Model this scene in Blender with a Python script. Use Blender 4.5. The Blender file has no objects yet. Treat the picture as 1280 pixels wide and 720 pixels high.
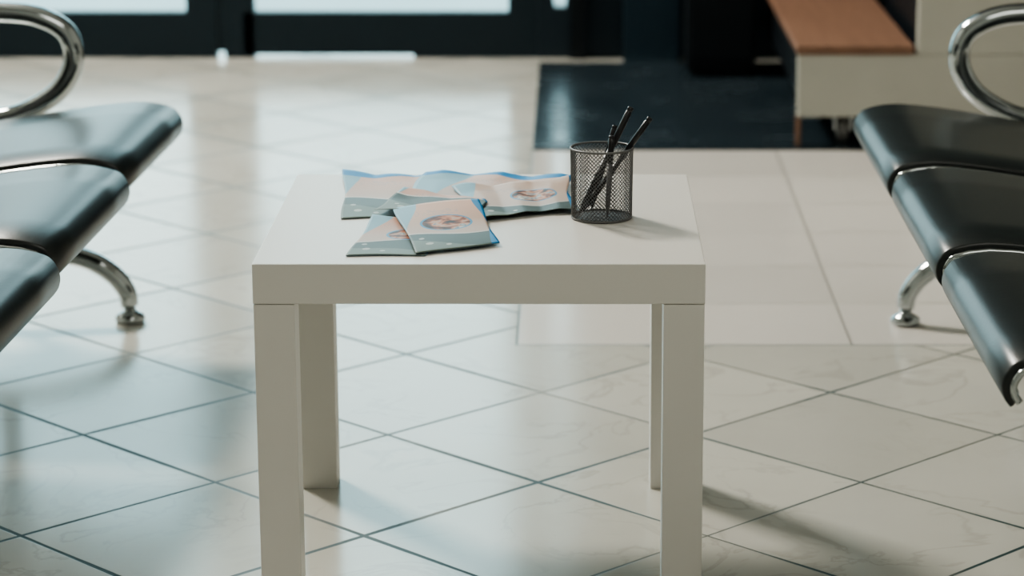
import bpy, bmesh, math, random
from mathutils import Vector, Matrix
random.seed(4)
sc = bpy.context.scene
COL = sc.collection
try:
    sc.view_settings.look = 'AgX - Medium High Contrast'
except Exception as e:
    print(e)

# ------------------------------------------------------------ node helpers
def new_mat(name):
    m = bpy.data.materials.new(name); m.use_nodes = True
    nt = m.node_tree
    b = nt.nodes["Principled BSDF"]
    return m, nt, b
def M(nt, op, a, b=None, c=None):
    n = nt.nodes.new("ShaderNodeMath"); n.operation = op
    for i, v in enumerate((a, b, c)):
        if v is None: continue
        if isinstance(v, (int, float)): n.inputs[i].default_value = v
        else: nt.links.new(v, n.inputs[i])
    return n.outputs[0]
def MIX(nt, f, a, b):
    n = nt.nodes.new("ShaderNodeMix"); n.data_type = 'RGBA'
    for s, v in ((n.inputs[0], f), (n.inputs[6], a), (n.inputs[7], b)):
        if isinstance(v, (int, float)): s.default_value = v
        elif isinstance(v, tuple): s.default_value = (*v, 1) if len(v) == 3 else v
        else: nt.links.new(v, s)
    return n.outputs[2]
def SM(nt, v, lo, hi):
    n = nt.nodes.new("ShaderNodeMapRange"); n.interpolation_type = 'SMOOTHSTEP'
    n.inputs[1].default_value = lo; n.inputs[2].default_value = hi
    nt.links.new(v, n.inputs[0]); return n.outputs[0]
def NOISE(nt, vec, scale, detail=3, rough=.5, dist=0):
    n = nt.nodes.new("ShaderNodeTexNoise")
    n.inputs["Scale"].default_value = scale; n.inputs["Detail"].default_value = detail
    n.inputs["Roughness"].default_value = rough; n.inputs["Distortion"].default_value = dist
    if vec is not None: nt.links.new(vec, n.inputs["Vector"])
    return n.outputs[0]
def OBJC(nt):
    return nt.nodes.new("ShaderNodeTexCoord").outputs["Object"]
def BUMP(nt, b, h, strength=.2, dist=.001):
    n = nt.nodes.new("ShaderNodeBump"); n.inputs["Strength"].default_value = strength
    n.inputs["Distance"].default_value = dist
    nt.links.new(h, n.inputs["Height"]); nt.links.new(n.outputs[0], b.inputs["Normal"])
def simple(name, c1, c2=None, rough=.5, metal=0, nscale=8, bump=0, spec=.5, coat=0):
    m, nt, b = new_mat(name)
    co = OBJC(nt); f = NOISE(nt, co, nscale, 4)
    c2 = c2 or tuple(x * .9 for x in c1)
    nt.links.new(MIX(nt, f, c1, c2), b.inputs["Base Color"])
    b.inputs["Roughness"].default_value = rough; b.inputs["Metallic"].default_value = metal
    b.inputs["Specular IOR Level"].default_value = spec
    b.inputs["Coat Weight"].default_value = coat
    if bump: BUMP(nt, b, NOISE(nt, co, nscale * 12, 3), bump, .001)
    return m

# ------------------------------------------------------------ mesh helpers
def obj_from(name, verts, faces, mat=None, parent=None, smooth=False):
    me = bpy.data.meshes.new(name); me.from_pydata(verts, [], faces); me.update()
    bm = bmesh.new(); bm.from_mesh(me); bmesh.ops.recalc_face_normals(bm, faces=bm.faces)
    bm.to_mesh(me); bm.free()
    o = bpy.data.objects.new(name, me); COL.objects.link(o)
    if mat: me.materials.append(mat)
    if parent: o.parent = parent
    if smooth:
        for p in me.polygons: p.use_smooth = True
    return o
def box_geo(x0, x1, y0, y1, z0, z1):
    v = [(x, y, z) for x in (x0, x1) for y in (y0, y1) for z in (z0, z1)]
    f = [(0,1,3,2),(4,6,7,5),(0,4,5,1),(2,3,7,6),(0,2,6,4),(1,5,7,3)]
    return v, f
def boxes(name, lst, mat, parent=None, bev=0):
    V, F = [], []
    for bx in lst:
        v, f = box_geo(*bx); n = len(V); V += v; F += [tuple(i + n for i in q) for q in f]
    o = obj_from(name, V, F, mat, parent)
    if bev:
        md = o.modifiers.new("bevel", 'BEVEL'); md.width = bev; md.segments = 3
        md.limit_method = 'ANGLE'
    return o
def catmull(pts, n=8):
    P = [Vector(p) for p in pts]; out = []
    Q = [2*P[0]-P[1]] + P + [2*P[-1]-P[-2]]
    for i in range(1, len(Q)-2):
        p0,p1,p2,p3 = Q[i-1],Q[i],Q[i+1],Q[i+2]
        for k in range(n):
            t = k/n
            out.append(.5*((2*p1)+(-p0+p2)*t+(2*p0-5*p1+4*p2-p3)*t*t+(-p0+3*p1-3*p2+p3)*t**3))
    out.append(P[-1]); return out
def tube_geo(path, radii, seg=20, flat=1.0, side=Vector((0,1,0))):
    V, F = [], []
    n = len(path)
    for i, p in enumerate(path):
        t = (path[min(i+1,n-1)] - path[max(i-1,0)]).normalized()
        s = side - t*side.dot(t)
        if s.length < 1e-4: s = Vector((1,0,0)) - t*t.x
        s.normalize(); u = t.cross(s)
        r = radii if isinstance(radii, (int,float)) else radii[i]
        for k in range(seg):
            a = 2*math.pi*k/seg
            V.append(tuple(p + s*math.cos(a)*r*flat + u*math.sin(a)*r))
    for i in range(n-1):
        for k in range(seg):
            F.append((i*seg+k, i*seg+(k+1)%seg, (i+1)*seg+(k+1)%seg, (i+1)*seg+k))
    F.append(tuple(range(seg))); F.append(tuple((n-1)*seg+k for k in range(seg)))
    return V, F
def lathe_geo(prof, seg=28, cx=0, cy=0):
    V, F = [], []
    for r, z in prof:
        for k in range(seg):
            a = 2*math.pi*k/seg; V.append((cx+r*math.cos(a), cy+r*math.sin(a), z))
    for i in range(len(prof)-1):
        for k in range(seg):
            F.append((i*seg+k, i*seg+(k+1)%seg, (i+1)*seg+(k+1)%seg, (i+1)*seg+k))
    F.append(tuple(range(seg))); F.append(tuple((len(prof)-1)*seg+k for k in range(seg)))
    return V, F
def merge(*gs):
    V, F = [], []
    for v, f in gs:
        n = len(V); V += list(v); F += [tuple(i+n for i in q) for q in f]
    return V, F
def empty(name, loc, label, cat, group=None):
    e = bpy.data.objects.new(name, None); e.location = loc; e.empty_display_size = .05
    COL.objects.link(e); e["label"] = label; e["category"] = cat
    if group: e["group"] = group
    return e
def struct(o): o["kind"] = "structure"; return o

# ------------------------------------------------------------ materials
m_white = simple("table_lacquer", (.68,.662,.62), (.66,.642,.60), .33, nscale=3)
m_leather = simple("black_leather", (.010,.013,.013), (.017,.021,.020), .32, nscale=20, bump=.15, spec=.42)
m_chrome = simple("chrome", (.48,.51,.51), (.40,.43,.44), .08, 1, nscale=5)
m_wire = simple("dark_grey_wire", (.16,.16,.16), (.11,.11,.11), .42, .3, nscale=30)
m_pen = simple("black_pen_plastic", (.008,.008,.010), (.013,.013,.015), .3, nscale=30)
m_peng = simple("grey_pen_plastic", (.14,.14,.15), (.11,.11,.12), .35, nscale=30)
m_frame = simple("dark_door_frame", (.004,.014,.022), (.007,.018,.027), .45, nscale=4, spec=.3)
m_navy = simple("dark_navy_wall", (.006,.015,.024), (.009,.021,.031), .6, nscale=2, spec=.3)
m_navy2 = simple("dark_blue_post", (.012,.032,.048), (.010,.027,.042), .5, nscale=2, spec=.3)
m_black = simple("black_cabinet", (.003,.006,.009), (.004,.008,.012), .5, nscale=4, spec=.25)
m_beige = simple("cream_panel", (.48,.475,.42), (.39,.39,.345), .55, nscale=7)
m_wall = simple("plaster", (.50,.51,.48), (.46,.47,.44), .85, nscale=2, bump=.1)
m_ceil = simple("ceiling_paint", (.6,.6,.58), (.57,.57,.55), .9, nscale=2)
m_rubber = simple("caster_rubber", (.2,.2,.19), (.16,.16,.16), .5, nscale=10)
m_ground = simple("outdoor_paving", (.75,.74,.72), (.65,.64,.62), .9, nscale=1.5)

def glass_mat():
    m, nt, b = new_mat("window_glass")
    tr = nt.nodes.new("ShaderNodeBsdfTransparent"); tr.inputs[0].default_value = (.93,.97,.98,1)
    gl = nt.nodes.new("ShaderNodeBsdfGlossy"); gl.inputs["Roughness"].default_value = .03
    fr = nt.nodes.new("ShaderNodeFresnel"); fr.inputs[0].default_value = 1.45
    mx = nt.nodes.new("ShaderNodeMixShader")
    nt.links.new(fr.outputs[0], mx.inputs[0]); nt.links.new(tr.outputs[0], mx.inputs[1])
    nt.links.new(gl.outputs[0], mx.inputs[2])
    nt.links.new(mx.outputs[0], nt.nodes["Material Output"].inputs[0])
    return m
m_glass = glass_mat()

def wood_mat():
    m, nt, b = new_mat("wood_plank")
    co = OBJC(nt); mp = nt.nodes.new("ShaderNodeMapping"); mp.inputs["Scale"].default_value = (14, 1.2, 14)
    nt.links.new(co, mp.inputs[0])
    f = NOISE(nt, mp.outputs[0], 3, 5, .6, .6)
    nt.links.new(MIX(nt, f, (.12,.066,.044), (.26,.15,.10)), b.inputs["Base Color"])
    b.inputs["Roughness"].default_value = .5
    b.inputs["Specular IOR Level"].default_value = .3
    return m
m_wood = wood_mat()

def mat_mat():
    m, nt, b = new_mat("dark_entrance_mat")
    co = OBJC(nt)
    f = SM(nt, NOISE(nt, co, 4, 4, .6), .3, .7)
    nt.links.new(MIX(nt, f, (.015,.025,.032), (.023,.034,.042)), b.inputs["Base Color"])
    nt.links.new(M(nt,'ADD', .20, M(nt,'MULTIPLY', f, .09)), b.inputs["Roughness"])
    b.inputs["Specular IOR Level"].default_value = .6
    return m
m_mat = mat_mat()

def floor_mat():
    m, nt, b = new_mat("floor_tiles")
    co = OBJC(nt)
    sp = nt.nodes.new("ShaderNodeSeparateXYZ"); nt.links.new(co, sp.inputs[0])
    x, y = sp.outputs[0], sp.outputs[1]
    T = .3302; k = 1/(math.sqrt(2)*T)
    xs = M(nt,'SUBTRACT', x, -.286); ys = M(nt,'SUBTRACT', y, 3.405)
    a = M(nt,'MULTIPLY', M(nt,'ADD', xs, ys), k)
    c = M(nt,'MULTIPLY', M(nt,'SUBTRACT', xs, ys), k)
    w = .0034/T
    da = M(nt,'PINGPONG', M(nt,'ADD',a,100.0), .5); dc = M(nt,'PINGPONG', M(nt,'ADD',c,100.0), .5)
    gvar = M(nt,'ADD', NOISE(nt, co, 2.3, 3), M(nt,'MULTIPLY', x, .18))
    dmin = M(nt,'ADD', M(nt,'MINIMUM', da, dc), M(nt,'MULTIPLY', M(nt,'SUBTRACT', gvar, .47), w*1.8))
    g1 = M(nt,'SUBTRACT', 1.0, SM(nt, dmin, w*.75, w*1.2))
    p = M(nt,'DIVIDE', M(nt,'SUBTRACT', x, -.10), .579)
    q = M(nt,'DIVIDE', M(nt,'SUBTRACT', y, 4.40), .293)
    dp = M(nt,'MULTIPLY', M(nt,'PINGPONG', M(nt,'ADD',p,100.0), .5), .579)
    dq = M(nt,'MULTIPLY', M(nt,'PINGPONG', M(nt,'ADD',q,100.0), .5), .293)
    g2 = M(nt,'SUBTRACT', 1.0, SM(nt, M(nt,'MINIMUM', dp, dq), .0020, .0034))
    reg = M(nt,'MULTIPLY', M(nt,'GREATER_THAN', x, -.102), M(nt,'MULTIPLY', M(nt,'GREATER_THAN', y, 4.397), M(nt,'LESS_THAN', y, 6.2)))
    def cell(u, v):
        cb = nt.nodes.new("ShaderNodeCombineXYZ")
        nt.links.new(M(nt,'FLOOR',u), cb.inputs[0]); nt.links.new(M(nt,'FLOOR',v), cb.inputs[1])
        wn = nt.nodes.new("ShaderNodeTexWhiteNoise"); wn.noise_dimensions = '2D'
        nt.links.new(cb.outputs[0], wn.inputs["Vector"]); return wn.outputs[0], cb.outputs[0]
    r1, cv = cell(a, c); r2, _ = cell(p, q)
    vm = nt.nodes.new("ShaderNodeVectorMath"); vm.operation = 'MULTIPLY_ADD'
    nt.links.new(cv, vm.inputs[0]); vm.inputs[1].default_value = (3.7, 5.1, 0); nt.links.new(co, vm.inputs[2])
    n1 = NOISE(nt, vm.outputs[0], 5, 5, .55, .9)
    vein = M(nt,'SUBTRACT', 1.0, SM(nt, M(nt,'ABSOLUTE', M(nt,'SUBTRACT', n1, .5)), 0, .03))
    vein = M(nt,'MULTIPLY', vein, SM(nt, NOISE(nt, vm.outputs[0], 3, 2), .38, .58))
    cloud = NOISE(nt, vm.outputs[0], 5, 4)
    base = MIX(nt, M(nt,'ADD', M(nt,'MULTIPLY', r1, .55), M(nt,'MULTIPLY', cloud, .45)), (.43,.425,.38), (.57,.56,.505))
    base = MIX(nt, M(nt,'MULTIPLY', vein, .28), base, (.27,.26,.225))
    st = MIX(nt, r2, (.54,.52,.485), (.61,.585,.545))
    gn = SM(nt, M(nt,'ADD', NOISE(nt, co, 1.9, 2), M(nt,'MULTIPLY', x, .12)), .50, .66)
    gcol = MIX(nt, gn, (.003,.032,.034), (.13,.13,.105))
    d = MIX(nt, g1, base, gcol)
    edge = M(nt,'LESS_THAN', M(nt,'MINIMUM', M(nt,'ABSOLUTE', M(nt,'SUBTRACT',x,-.10)), M(nt,'ABSOLUTE', M(nt,'SUBTRACT',y,4.40))), .003)
    s = MIX(nt, g2, st, MIX(nt, edge, (.24,.23,.205), (.09,.12,.11)))
    nt.links.new(MIX(nt, reg, d, s), b.inputs["Base Color"])
    gm = MIX(nt, reg, g1, g2)
    rn = NOISE(nt, co, 2.5, 4)
    nt.links.new(M(nt,'ADD', M(nt,'ADD', .10, M(nt,'MULTIPLY', rn, .18)), M(nt,'MULTIPLY', gm, .35)), b.inputs["Roughness"])
    b.inputs["Specular IOR Level"].default_value = .75
    BUMP(nt, b, M(nt,'SUBTRACT', 1.0, gm), .3, .001)
    return m
m_floor = floor_mat()

# ------------------------------------------------------------ room
YB = 7.58; CH = 4.7
struct(boxes("floor", [(-4,4,-2.2,YB+.1,-.1,0)], m_floor))
struct(boxes("ceiling", [(-4,4,-2.2,YB+.1,CH,CH+.1)], m_ceil))
struct(boxes("wall_left", [(-4.1,-4,-2.2,YB+.1,0,CH)], m_wall))
struct(boxes("wall_right", [(4,4.1,-2.2,YB+.1,0,CH)], m_wall))
struct(boxes("wall_front", [(-4,4,-2.3,-2.2,0,CH)], m_wall))
struct(boxes("wall_back", [(-.024,4,YB,YB+.1,0,CH), (-.105,-.060,YB,YB+.1,0,CH), (-.060,-.024,YB,YB+.1,0,.145), (-.060,-.024,YB,YB+.1,1.6,CH),
    (-4,-.105,YB,YB+.1,3.15,CH), (-4,-3.03,YB,YB+.1,0,3.15)], m_navy))
struct(boxes("added_streak_window", [(-.059,-.025,YB+.04,YB+.05,.146,1.599)], m_glass))  # narrow slit added so the mat reflects a streak of light
def door(i, x0, x1, gap=0, st=.085):
    bx = [(x0,x0+st,YB,YB+.05,.002,2.3),(x1-st,x1,YB,YB+.05,.002,2.3),
        (x0+st,x1-st,YB,YB+.05,2.2,2.3)]
    if gap:
        bx += [(x0+st-.03,x0+st+gap,YB,YB+.05,.011,.132),(x0+st+gap,x1-st,YB,YB+.05,.002,.132)]
    else: bx += [(x0+st,x1-st,YB,YB+.05,.002,.132)]
    fr = boxes("door_%d" % i, bx, m_frame)
    struct(fr)
    boxes("glass_pane", [(x0+st,x1-st,YB+.02,YB+.03,.132,2.2)], m_glass, fr)
    obj_from("door_handle", *tube_geo(catmull([(x1-.05,YB,.9),(x1-.05,YB-.06,.93),(x1-.05,YB-.06,1.3),(x1-.05,YB,1.33)],6), .012, 12), m_chrome, fr, True)
door(1, -3.0, -2.03); door(2, -2.02, -1.035); door(3, -1.01, -.1055, .46)
struct(boxes("trim_1", [(-3.03,-.105,YB,YB+.09,2.31,2.40),(-3.03,-3.003,YB,YB+.09,0,2.31),(-2.029,-2.021,YB,YB+.02,.0,2.31),(-1.034,-1.011,YB+.005,YB+.03,.02,2.31)], m_frame))
struct(boxes("window_2", [(-3.0,-.11,YB+.04,YB+.05,2.40,3.15)], m_glass))
struct(boxes("trim_2", [(.14,.30,YB-.08,YB,0,3.3)], m_navy2))
struct(boxes("trim_3", [(-.012,.03,YB-.03,YB,0,3.3)], m_black))
struct(boxes("ground", [(-30,30,YB+.1,60,-.12,-.01)], m_ground))

MT = .004
o = boxes("entrance_mat", [(-.10,2.6,6.17,YB-.10,0,MT)], m_mat, bev=.001)
o["label"] = "dark blue-grey entrance mat lying flat on the tiles"; o["category"] = "floor mat"
cab = boxes("cabinet", [(.31,.50,7.22,7.46,.02+MT,.9),(.33,.48,7.24,7.44,MT+.0003,.02+MT)], m_black, bev=.003)
boxes("cabinet_door", [(.318,.492,7.208,7.2195,.05,.88)], m_black, cab, .003)
cab["label"] = "black floor cabinet beside the dark wall"; cab["category"] = "cabinet"

wb = empty("plank_bench", (.8,6.5,MT), "cream-panelled low bench with wooden plank top on casters", "bench")
def W(o): o.location = Vector((-.8,-6.5,.0004)); return o
W(boxes("front_panel", [(.53,1.6,6.20,6.23,.070,.220),(.812,1.6,6.20,6.23,.220,1.0)], m_beige, wb, .003))
W(boxes("body", [(.545,.80,6.231,7.40,.09,.2)], m_black, wb, .003))
W(boxes("cabinet_body", [(.83,1.58,6.231,7.0,.075,.98)], m_black, wb, .003))
W(boxes("plank", [(.525,.803,6.19,7.41,.221,.243)], m_wood, wb, .004))
W(boxes("leg", [(.528,.540,6.205,6.222,0,.07)], m_wood, wb, .001))
for i,(cx,cy) in enumerate(((.645,6.27),(.62,7.3),(1.5,6.27),(1.5,6.9))):
    fork = boxes("caster", [(cx-.022,cx-.017,cy-.02,cy+.02,.03,.075),(cx+.017,cx+.022,cy-.02,cy+.02,.03,.075),(cx-.022,cx+.022,cy-.02,cy+.02,.068,.075)], m_chrome, wb)
    W(fork)
    V,F = tube_geo([Vector((cx-.013,cy,.03)),Vector((cx-.009,cy,.03)),Vector((cx+.009,cy,.03)),Vector((cx+.013,cy,.03))],[.024,.03,.03,.024],24)
    obj_from("wheel", V, F, m_rubber, fork, True)

# ------------------------------------------------------------ table
tb = empty("side_table", (-.116,3.385,0), "small square white side table with thick straight legs", "table")
X0,X1,Y0,Y1 = -.391,.159,3.11,3.66
def Tt(o): o.location = (.116,-3.385,0); return o
Tt(boxes("tabletop", [(X0,X1,Y0,Y1,.400,.450)], m_white, tb, .0012))
for (lx,ly) in ((X0+.0005,Y0+.0005),(X1-.0505,Y0+.0005),(X0+.0005,Y1-.0505),(X1-.0505,Y1-.0505)):
    Tt(boxes("leg", [(lx,lx+.05,ly,ly+.05,0,.3992)], m_white, tb, .001))

# ------------------------------------------------------------ waiting benches
prof = [(.011,.345),(.004,.355),(.001,.370),(.006,.386),(.022,.400),(.07,.408),(.14,.402),(.22,.390),(.30,.376),(.37,.370),(.43,.376),(.462,.394)]
prof_s = [ (p.x,p.z) for p in catmull([(a,0,b) for a,b in prof],4)]
def seat_geo(P, th, hw, rnd=.004, puff=.0004):
    n = len(P); top = []; bot = []
    for i,(t,z) in enumerate(P):
        a = P[max(i-1,0)]; c = P[min(i+1,n-1)]
        d = Vector((c[0]-a[0], c[1]-a[1])).normalized(); nrm = Vector((d.y,-d.x))
        e = min(1, min(i, n-1-i)/4 + .35)
        top.append((t,z)); bot.append((t+nrm.x*th*e, z+nrm.y*th*e))
    rows = []
    ys = [-hw, -hw+rnd*.3, -hw+rnd, -hw*.5, 0, hw*.5, hw-rnd, hw-rnd*.3, hw]
    ins = [.30,.10,0,-puff/th*.8,-puff/th,-puff/th*.8,0,.10,.30]
    for y,k in zip(ys,ins):
        k2 = max(k,0)
        loop = [(tt[0]+(bb[0]-tt[0])*k, y, tt[1]+(bb[1]-tt[1])*k) for tt,bb in zip(top,bot)]
        loop += [(bb[0]+(tt[0]-bb[0])*k2*.5, y, bb[1]+(tt[1]-bb[1])*k2*.5) for tt,bb in reversed(list(zip(top,bot)))]
        rows.append(loop)
    V = [v for r in rows for v in r]; m = len(rows[0]); F = []
    for i in range(len(rows)-1):
        for k in range(m):
            F.append((i*m+k, i*m+(k+1)%m, (i+1)*m+(k+1)%m, (i+1)*m+k))
    F.append(tuple(range(m))); F.append(tuple((len(rows)-1)*m+k for k in range(m)))
    return V, F
HW = .254
def rail(P, off, y, r):
    n=len(P); out=[]
    for i in range(0,n,2):
        a = P[max(i-1,0)]; c = P[min(i+1,n-1)]
        d = Vector((c[0]-a[0], c[1]-a[1])).normalized()
        out.append(Vector((P[i][0]+d.y*off, y, P[i][1]-d.x*off)))
    return tube_geo(out, r, 12, 1.0)
back = [(.475,.41),(.492,.50),(.520,.60),(.552,.70),(.580,.78),(.600,.81)]
back_s = [(p.x,p.z) for p in catmull([(a,0,b) for a,b in back],4)]
arm_path = catmull([(.505,0,.372),(.40,0,.362),(.31,0,.370),(.25,0,.393),(.207,0,.428),(.187,0,.476),(.20,0,.522),(.25,0,.549),(.32,0,.556),(.43,0,.56),(.53,0,.555)],6)
lp = catmull([(.108,0,.030),(.112,0,.055),(.132,0,.084),(.165,0,.108),(.205,0,.122),(.26,0,.134),(.33,0,.140),(.40,0,.134),(.455,0,.122),(.495,0,.108),(.528,0,.084),(.548,0,.055),(.552,0,.030)],5)
glide = [(.010,.034),(.010,.022),(.014,.020),(.025,.013),(.027,.006),(.024,.0)]
G = dict(
 seat=(seat_geo(prof_s, .018, HW), m_leather, True),
 rail=(rail(prof_s,.012,0,.0045), m_chrome, True),
 bracket=(box_geo(.20,.27,-HW+.02,HW-.02,.338,.352), m_chrome, False),
 back=(seat_geo(back_s, .022, HW), m_leather, True),
 brail=(rail(back_s,.027,0,.0065), m_chrome, True),
 arm=(tube_geo(arm_path, .0182, 20, 1.25), m_chrome, True),
 leg=(merge(tube_geo(lp, [.0155+.004*math.sin(math.pi*i/(len(lp)-1)) for i in range(len(lp))], 18, 1.15),
      tube_geo([Vector((.33,0,.13)),Vector((.33,0,.20)),Vector((.33,0,.30))],.019,18)), m_chrome, True),
 glide=(lathe_geo(glide,24,0,0), m_chrome, True),
 beam=(box_geo(.30,.36,-.90,.90,.285,.325), m_chrome, False))
pm = {}
for k,(g,mt,smt) in G.items():
    o = obj_from(k+"_mesh", g[0], g[1], mt, None, smt); pm[k] = o.data; bpy.data.objects.remove(o)
def inst(name, me, parent, y=0, x=0):
    o = bpy.data.objects.new(name, me); COL.objects.link(o); o.parent = parent; o.location = (x,y,0); return o
def bench(loc, rot, label, yaw=0):
    e = empty("waiting_bench", loc, label, "bench", "black and chrome waiting benches")
    e.rotation_euler = (0,0,rot)
    for y in (-.56,0,.56):
        s = inst("seat", pm["seat"], e, y); s["label"]="padded black leather seat with curved front"
        s.rotation_euler = (0,0,yaw)
        inst("seat_rail", pm["rail"], s, -HW-.0045); inst("seat_rail", pm["rail"], s, HW+.0045)
        inst("seat_bracket", pm["bracket"], s)
        b = inst("backrest", pm["back"], e, y)
        inst("back_rail", pm["brail"], b, -HW+.01); inst("back_rail", pm["brail"], b, HW-.01)
    for y in (-.872,.872):
        inst("armrest", pm["arm"], e, y); l = inst("leg", pm["leg"], e, y)
        inst("foot", pm["glide"], l, 0, .108); inst("foot", pm["glide"], l, 0, .552)
    inst("beam", pm["beam"], e)
    return e
bench((-.684,3.685,0), math.pi, "black leather three-seat waiting bench facing the white table's brochure side", math.radians(-2.0))
bench((.480,3.668,0), 0, "black leather three-seat waiting bench near the plank bench")

# ------------------------------------------------------------ pen holder
CX,CY,R,ZB,H = .0356,3.373,.0405,.4505,.093
ph = empty("pen_holder", (CX,CY,.45), "round dark wire-mesh pen holder on the white table", "pen holder")
def wire():
    N=50; dz=.00255; rows=int(H/dz); V=[];F=[]
    for j in range(rows+1):
        rr = R*(.965+.035*j/rows)
        for i in range(N):
            a = 2*math.pi*(i+.5*(j%2))/N; V.append((rr*math.cos(a), rr*math.sin(a), j*dz))
    for j in range(rows-1):
        for i in range(N):
            b = j%2
            F.append((j*N+i, (j+1)*N+(i+b)%N, (j+2)*N+i, (j+1)*N+(i-1+b)%N))
    return V,F
o = obj_from("mesh_wall", *wire(), m_wire, ph); o.location=(0,0,.0008)
md=o.modifiers.new("wire",'WIREFRAME'); md.thickness=.00125; md.use_replace=True; md.use_even_offset=False
def ring(r,z,t,seg=64,tall=1):
    V=[];F=[]
    for i in range(seg):
        a=2*math.pi*i/seg
        for k in range(10):
            b=2*math.pi*k/10; q=r+t*math.cos(b)
            V.append((q*math.cos(a),q*math.sin(a),z+t*tall*math.sin(b)))
    for i in range(seg):
        for k in range(10):
            F.append((i*10+k,i*10+(k+1)%10,((i+1)%seg)*10+(k+1)%10,((i+1)%seg)*10+k))
    return V,F
obj_from("rim", *ring(R,H,.0015), m_wire, ph, True)
obj_from("base", *merge(ring(R*.965,.0020,.0011,tall=1.5), lathe_geo([(R*.96,.0006),(R*.96,.0016)],48)), m_wire, ph, False)
def pen(p0, p1, r, mat, label):
    p0,p1=Vector(p0),Vector(p1); L=(p1-p0).length
    e = empty("pen", tuple(p0), label, "pen", "pens in the holder")
    e.rotation_euler = (p1-p0).to_track_quat('Z','Y').to_euler()
    obj_from("barrel", *lathe_geo([(.0008,0),(.0015,.006),(r*.8,.014),(r*.92,.02),(r*.92,L*.66)],18), mat, e, True)
    obj_from("cap", *lathe_geo([(r*.93,L*.66),(r,L*.662),(r,L*.955),(r*.8,L*.96),(r*.8,L*.965),(r,L*.97),(r*.96,L*.995),(r*.6,L)],18), m_pen, e, True)
zb=.4545
pen((.006,3.366,zb+.001),(.0735,3.376,.596),.0042,m_pen,"black felt-tip pen leaning in the mesh holder")
pen((.0115,3.382,zb+.002),(.0985,3.372,.583),.0039,m_pen,"black marker pen leaning on the holder rim")
pen((.0425,3.352,zb),(.048,3.358,.562),.0038,m_peng,"short grey pen standing in the mesh holder")
pen((.022,3.398,zb),(.053,3.398,.568),.0036,m_pen,"black pen standing behind the others")

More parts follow.
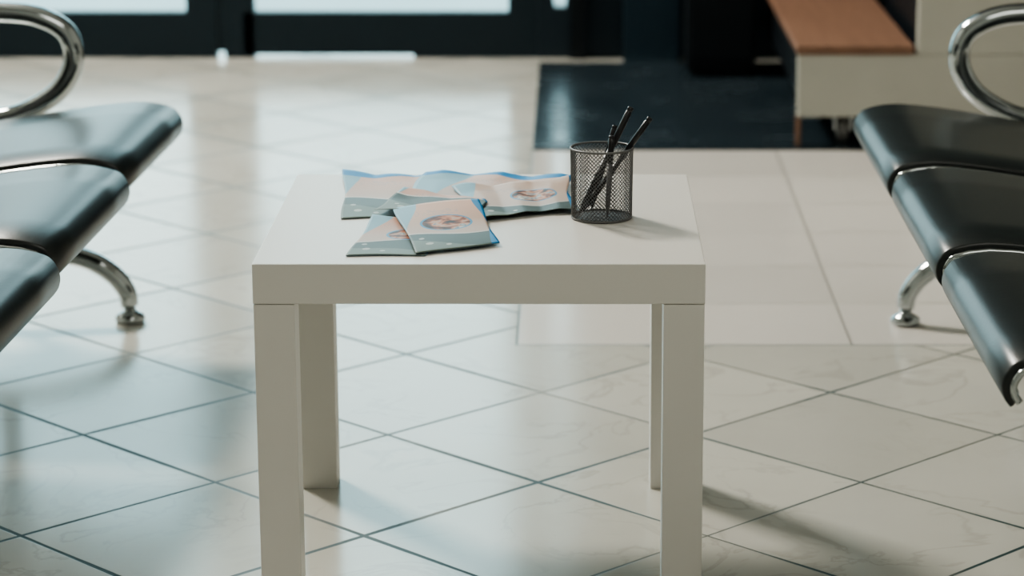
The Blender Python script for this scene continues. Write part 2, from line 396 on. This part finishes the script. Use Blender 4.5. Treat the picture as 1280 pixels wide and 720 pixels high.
# ------------------------------------------------------------ brochures
def brochure_mat(name, w, h, cx, cy, cr, sage=.33, seed=0.0, blue_top=True, pink=(.54,.34,.27), sweep=.08):
    m, nt, b = new_mat(name)
    tc = nt.nodes.new("ShaderNodeTexCoord").outputs["UV"]
    sp = nt.nodes.new("ShaderNodeSeparateXYZ"); nt.links.new(tc, sp.inputs[0])
    u, v = sp.outputs[0], sp.outputs[1]
    def circ(x,y,r,e=.0006):
        d = M(nt,'SQRT', M(nt,'ADD', M(nt,'POWER', M(nt,'SUBTRACT',u,x),2.0), M(nt,'POWER', M(nt,'SUBTRACT',v,y),2.0)))
        return M(nt,'SUBTRACT', 1.0, SM(nt, d, r-e, r+e))
    wave = M(nt,'MULTIPLY', M(nt,'SINE', M(nt,'ADD', M(nt,'MULTIPLY',u,38.0), seed)), .010)
    vv = M(nt,'SUBTRACT', v, wave)
    col = MIX(nt, SM(nt, v, h*.35, h*.95), (.46,.37,.32), pink)
    dsw = M(nt,'SUBTRACT', M(nt,'ADD', M(nt,'MULTIPLY', u, .8), M(nt,'MULTIPLY', M(nt,'SINE', M(nt,'MULTIPLY', v, 22.0)), .012)), w*sweep)
    col = MIX(nt, M(nt,'LESS_THAN', dsw, 0.0), col, (.22,.38,.47))
    tl = M(nt,'LESS_THAN', M(nt,'PINGPONG', v, .003), .0009)
    tn = M(nt,'GREATER_THAN', NOISE(nt, tc, 260, 1), .52)
    ta = M(nt,'MULTIPLY', M(nt,'GREATER_THAN', v, h*.74), M(nt,'MULTIPLY', M(nt,'LESS_THAN', v, h*.84), M(nt,'MULTIPLY', M(nt,'GREATER_THAN', u, w*.2), M(nt,'LESS_THAN', u, w*.7))))
    col = MIX(nt, M(nt,'MULTIPLY', M(nt,'MULTIPLY', tl, tn), M(nt,'MULTIPLY', ta, .5)), col, (.10,.22,.32))
    col = MIX(nt, M(nt,'LESS_THAN', vv, h*sage+.004), col, (.52,.51,.48))
    col = MIX(nt, M(nt,'LESS_THAN', vv, h*sage), col, (.065,.088,.080))
    col = MIX(nt, M(nt,'LESS_THAN', M(nt,'ADD', vv, M(nt,'MULTIPLY', u, .35)), h*sage*.62), col, (.14,.175,.15))
    wr = M(nt,'MULTIPLY', M(nt,'SINE', M(nt,'ADD', M(nt,'MULTIPLY',v,30.0), seed)), .005)
    col = MIX(nt, M(nt,'GREATER_THAN', M(nt,'ADD',u,wr), w-.005), col, (.02,.18,.38))
    if blue_top: col = MIX(nt, M(nt,'GREATER_THAN', M(nt,'ADD',v,M(nt,'MULTIPLY',wave,.8)), h-.015), col, (.015,.20,.45))
    for dx,dy,dr in ((.2,.15,.0050),(.42,.10,.0035),(.13,.27,.0035)):
        col = MIX(nt, circ(w*dx, h*dy, dr), col, (.42,.44,.41))
    col = MIX(nt, circ(cx,cy,cr+.003), col, (.06,.26,.44))
    pic = nt.nodes.new("ShaderNodeValToRGB")
    pic.color_ramp.interpolation='LINEAR'
    e = pic.color_ramp.elements; e[0].position=.36; e[0].color=(.025,.015,.013,1); e[1].position=.70; e[1].color=(.58,.54,.49,1)
    for pos,cc in ((.45,(.20,.065,.035,1)),(.51,(.48,.20,.11,1)),(.57,(.50,.35,.27,1)),(.62,(.12,.20,.25,1))):
        k=e.new(pos); k.color=cc
    mp = nt.nodes.new("ShaderNodeMapping"); mp.inputs["Location"].default_value=(seed,seed*.7,0); nt.links.new(tc, mp.inputs[0])
    nt.links.new(NOISE(nt, mp.outputs[0], 50, 2, .5, .4), pic.inputs[0])
    col = MIX(nt, circ(cx,cy,cr), col, pic.outputs[0])
    nt.links.new(col, b.inputs["Base Color"])
    b.inputs["Roughness"].default_value=.42
    b.inputs["Specular IOR Level"].default_value=.28
    return m
m_inside = simple("paper_inside", (.20,.30,.38), (.27,.37,.44), .45, nscale=30)

def leaflet(corners, zbase, zfun, mat, w, h, label, layers=2, gap=.0007, wob=.0025, sd=0.):
    NL,NR,FR,FL = [Vector(c) for c in corners]
    c = (NL+NR+FR+FL)/4
    nx,ny = 36,36
    V=[];F=[];UV=[];MI=[]
    for L in range(layers):
        n0=len(V); topl = (L==layers-1)
        for j in range(ny+1):
            for i in range(nx+1):
                u,v=i/nx,j/ny
                if not topl: uu = .002+u*.994; vv=.003+v*.99
                else: uu,vv=u,v
                p=(NL*(1-uu)+NR*uu)*(1-vv)+(FL*(1-uu)+FR*uu)*vv
                p = p + Vector((math.sin(vv*7+sd)*wob*(uu-.5)*2, math.sin(uu*6+sd*2)*wob*(vv-.5)*2))
                z = zbase + L*gap + max(0,zfun(u,v))*(1 if topl else .8)
                V.append((p.x-c.x,p.y-c.y,z-.45)); UV.append((u*w,v*h))
        for j in range(ny):
            for i in range(nx):
                F.append((n0+j*(nx+1)+i,n0+j*(nx+1)+i+1,n0+(j+1)*(nx+1)+i+1,n0+(j+1)*(nx+1)+i)); MI.append(0 if topl else 1)
    me=bpy.data.meshes.new("brochure"); me.from_pydata(V,[],F); me.update()
    me.materials.append(mat); me.materials.append(m_inside)
    ul=me.uv_layers.new(name="UVMap")
    for p in me.polygons:
        p.use_smooth=True; p.material_index=MI[p.index]
        for li in p.loop_indices: ul.data[li].uv=UV[me.loops[li].vertex_index]
    o=bpy.data.objects.new("brochure",me); COL.objects.link(o); o.location=(c.x,c.y,.45)
    md=o.modifiers.new("thick",'SOLIDIFY'); md.thickness=.00025; md.offset=0
    o["label"]=label; o["category"]="brochure"; o["group"]="brochures on the white table"
    return o
S=math.sin
def tri(x): x=x%1; return 1-abs(2*x-1)
def curl(u,v,a,b,k): # lifted corner at (a,b)
    d = math.hypot(u-a, v-b); return k*max(0,1-d/.45)**1.5
zA=lambda u,v: .0003*(1+S(u*9+v*3))+.0010*tri(v*2)+.004*max(0,v-.82)*5*abs(S(u*7+.5))*.8+curl(u,v,0,1,.005)
zB=lambda u,v: .0004*(1+S(u*12+v*4))+.0014*tri(u*3)+.007*max(0,v-.8)*5*tri(u*2.5+.2)*.8+curl(u,v,1,1,.004)
zB2=lambda u,v: .0022*tri(u*3)+.0004*(1+S(v*8+u*5))+.006*max(0,v-.8)*5*tri(u*2+.3)*.8+curl(u,v,1,1,.006)+curl(u,v,1,0,.001)
zC=lambda u,v: .0022*tri(u*2+v)+.0003*(1+S(u*7+v*6))+curl(u,v,0,1,.007)
zE=lambda u,v: .0003*(1+S(u*5+v*4))+curl(u,v,0,1,.004)
zD=lambda u,v: .0060*v+.002*S(math.pi*u)*(.2+.8*v)+.009*max(0,v-.6)*2*u+.0004*(1+S(v*11))+curl(u,v,1,0,.001)
leaflet([(-.302,3.362),(-.200,3.375),(-.205,3.638),(-.325,3.654)], .4506, zA,
   brochure_mat("brochure_print_a",.105,.21,.2,.2,.001,.40,1.0,True,(.54,.35,.28)), .105,.21, "cream brochure with blue top edge, lying flat", sd=1, gap=.0005)
leaflet([(-.240,3.445),(-.045,3.400),(-.004,3.602),(-.208,3.655)], .4528, zB,
   brochure_mat("brochure_print_b",.20,.20,.3,.3,.001,.24,2.3,True,(.54,.38,.32),.22), .20,.20, "unfolded brochure with blue wavy edge under other leaflets", 1, sd=2.2, wob=.004)
leaflet([(-.128,3.345),(.000,3.400),(-.008,3.585),(-.165,3.535)], .4548, zB2,
   brochure_mat("brochure_print_c",.17,.19,.112,.108,.036,.26,.4,False,(.50,.38,.32),.10), .17,.19, "open brochure with round photo beside the pen holder", 1, sd=.4, wob=.004)
leaflet([(-.262,3.385),(-.118,3.372),(-.118,3.455),(-.232,3.500)], .4578, zC,
   brochure_mat("brochure_print_d",.15,.13,.03,.20,.001,.80,3.0,False), .15,.13, "sage green brochure with white dots, partly covered", 1, sd=3)
leaflet([(-.279,3.150),(-.184,3.152),(-.150,3.362),(-.262,3.366)], .4506, zE,
   brochure_mat("brochure_print_e",.105,.21,.062,.115,.028,.36,5.0,False,(.52,.29,.21)), .105,.21, "closed brochure with round photo, half hidden under another", 3, .0005, .0015, 1)
leaflet([(-.193,3.150),(-.094,3.205),(-.127,3.414),(-.238,3.388)], .4530, zD,
   brochure_mat("brochure_print_f",.105,.21,.054,.118,.030,.34,1.7,False,(.55,.34,.25),.10), .105,.21, "folded brochure with round photo on top of the pile", 2, .0007, .0015, 2)

# ------------------------------------------------------------ light
w = bpy.data.worlds.new("world"); sc.world = w; w.use_nodes = True
nt = w.node_tree; bg = nt.nodes["Background"]
tc = nt.nodes.new("ShaderNodeTexCoord"); spz = nt.nodes.new("ShaderNodeSeparateXYZ")
nt.links.new(tc.outputs["Generated"], spz.inputs[0])
nt.links.new(MIX(nt, SM(nt, spz.outputs[2], -.1, .6), (.72,.95,.97), (.54,.84,.92)), bg.inputs[0])
bg.inputs[1].default_value = 3.7
def area(name, loc, tgt, sx, sy, P, col):
    l = bpy.data.lights.new(name,'AREA'); l.shape='RECTANGLE'; l.size=sx; l.size_y=sy; l.energy=P; l.color=col
    o = bpy.data.objects.new(name,l); COL.objects.link(o); o.location=loc
    o.rotation_euler=(Vector(tgt)-Vector(loc)).to_track_quat('-Z','Y').to_euler(); return o
area("added_area_light", (-2.68,7.0,4.4), (-.1,3.4,.4), .9,.9, 430, (1,.95,.85))  # added key, stands in for back-left window light that casts the leg shadows
area("added_area_light", (.8,.9,4.6), (.4,2.2,0), 2.5,2.5, 78, (1,.965,.88))  # added overhead fill, lifts the ambient level and the table front

# ------------------------------------------------------------ camera
cam = bpy.data.cameras.new("camera"); co = bpy.data.objects.new("camera", cam); COL.objects.link(co)
co.location = (0,0,1.19); co.rotation_euler = (math.radians(90-13.9),0,0)
cam.sensor_width = 36; cam.lens = 3300/1280*36; cam.shift_x = -78/1280
cam.clip_end = 200
cam.dof.use_dof = True; cam.dof.focus_distance = 3.38; cam.dof.aperture_fstop = 4.6
sc.camera = co
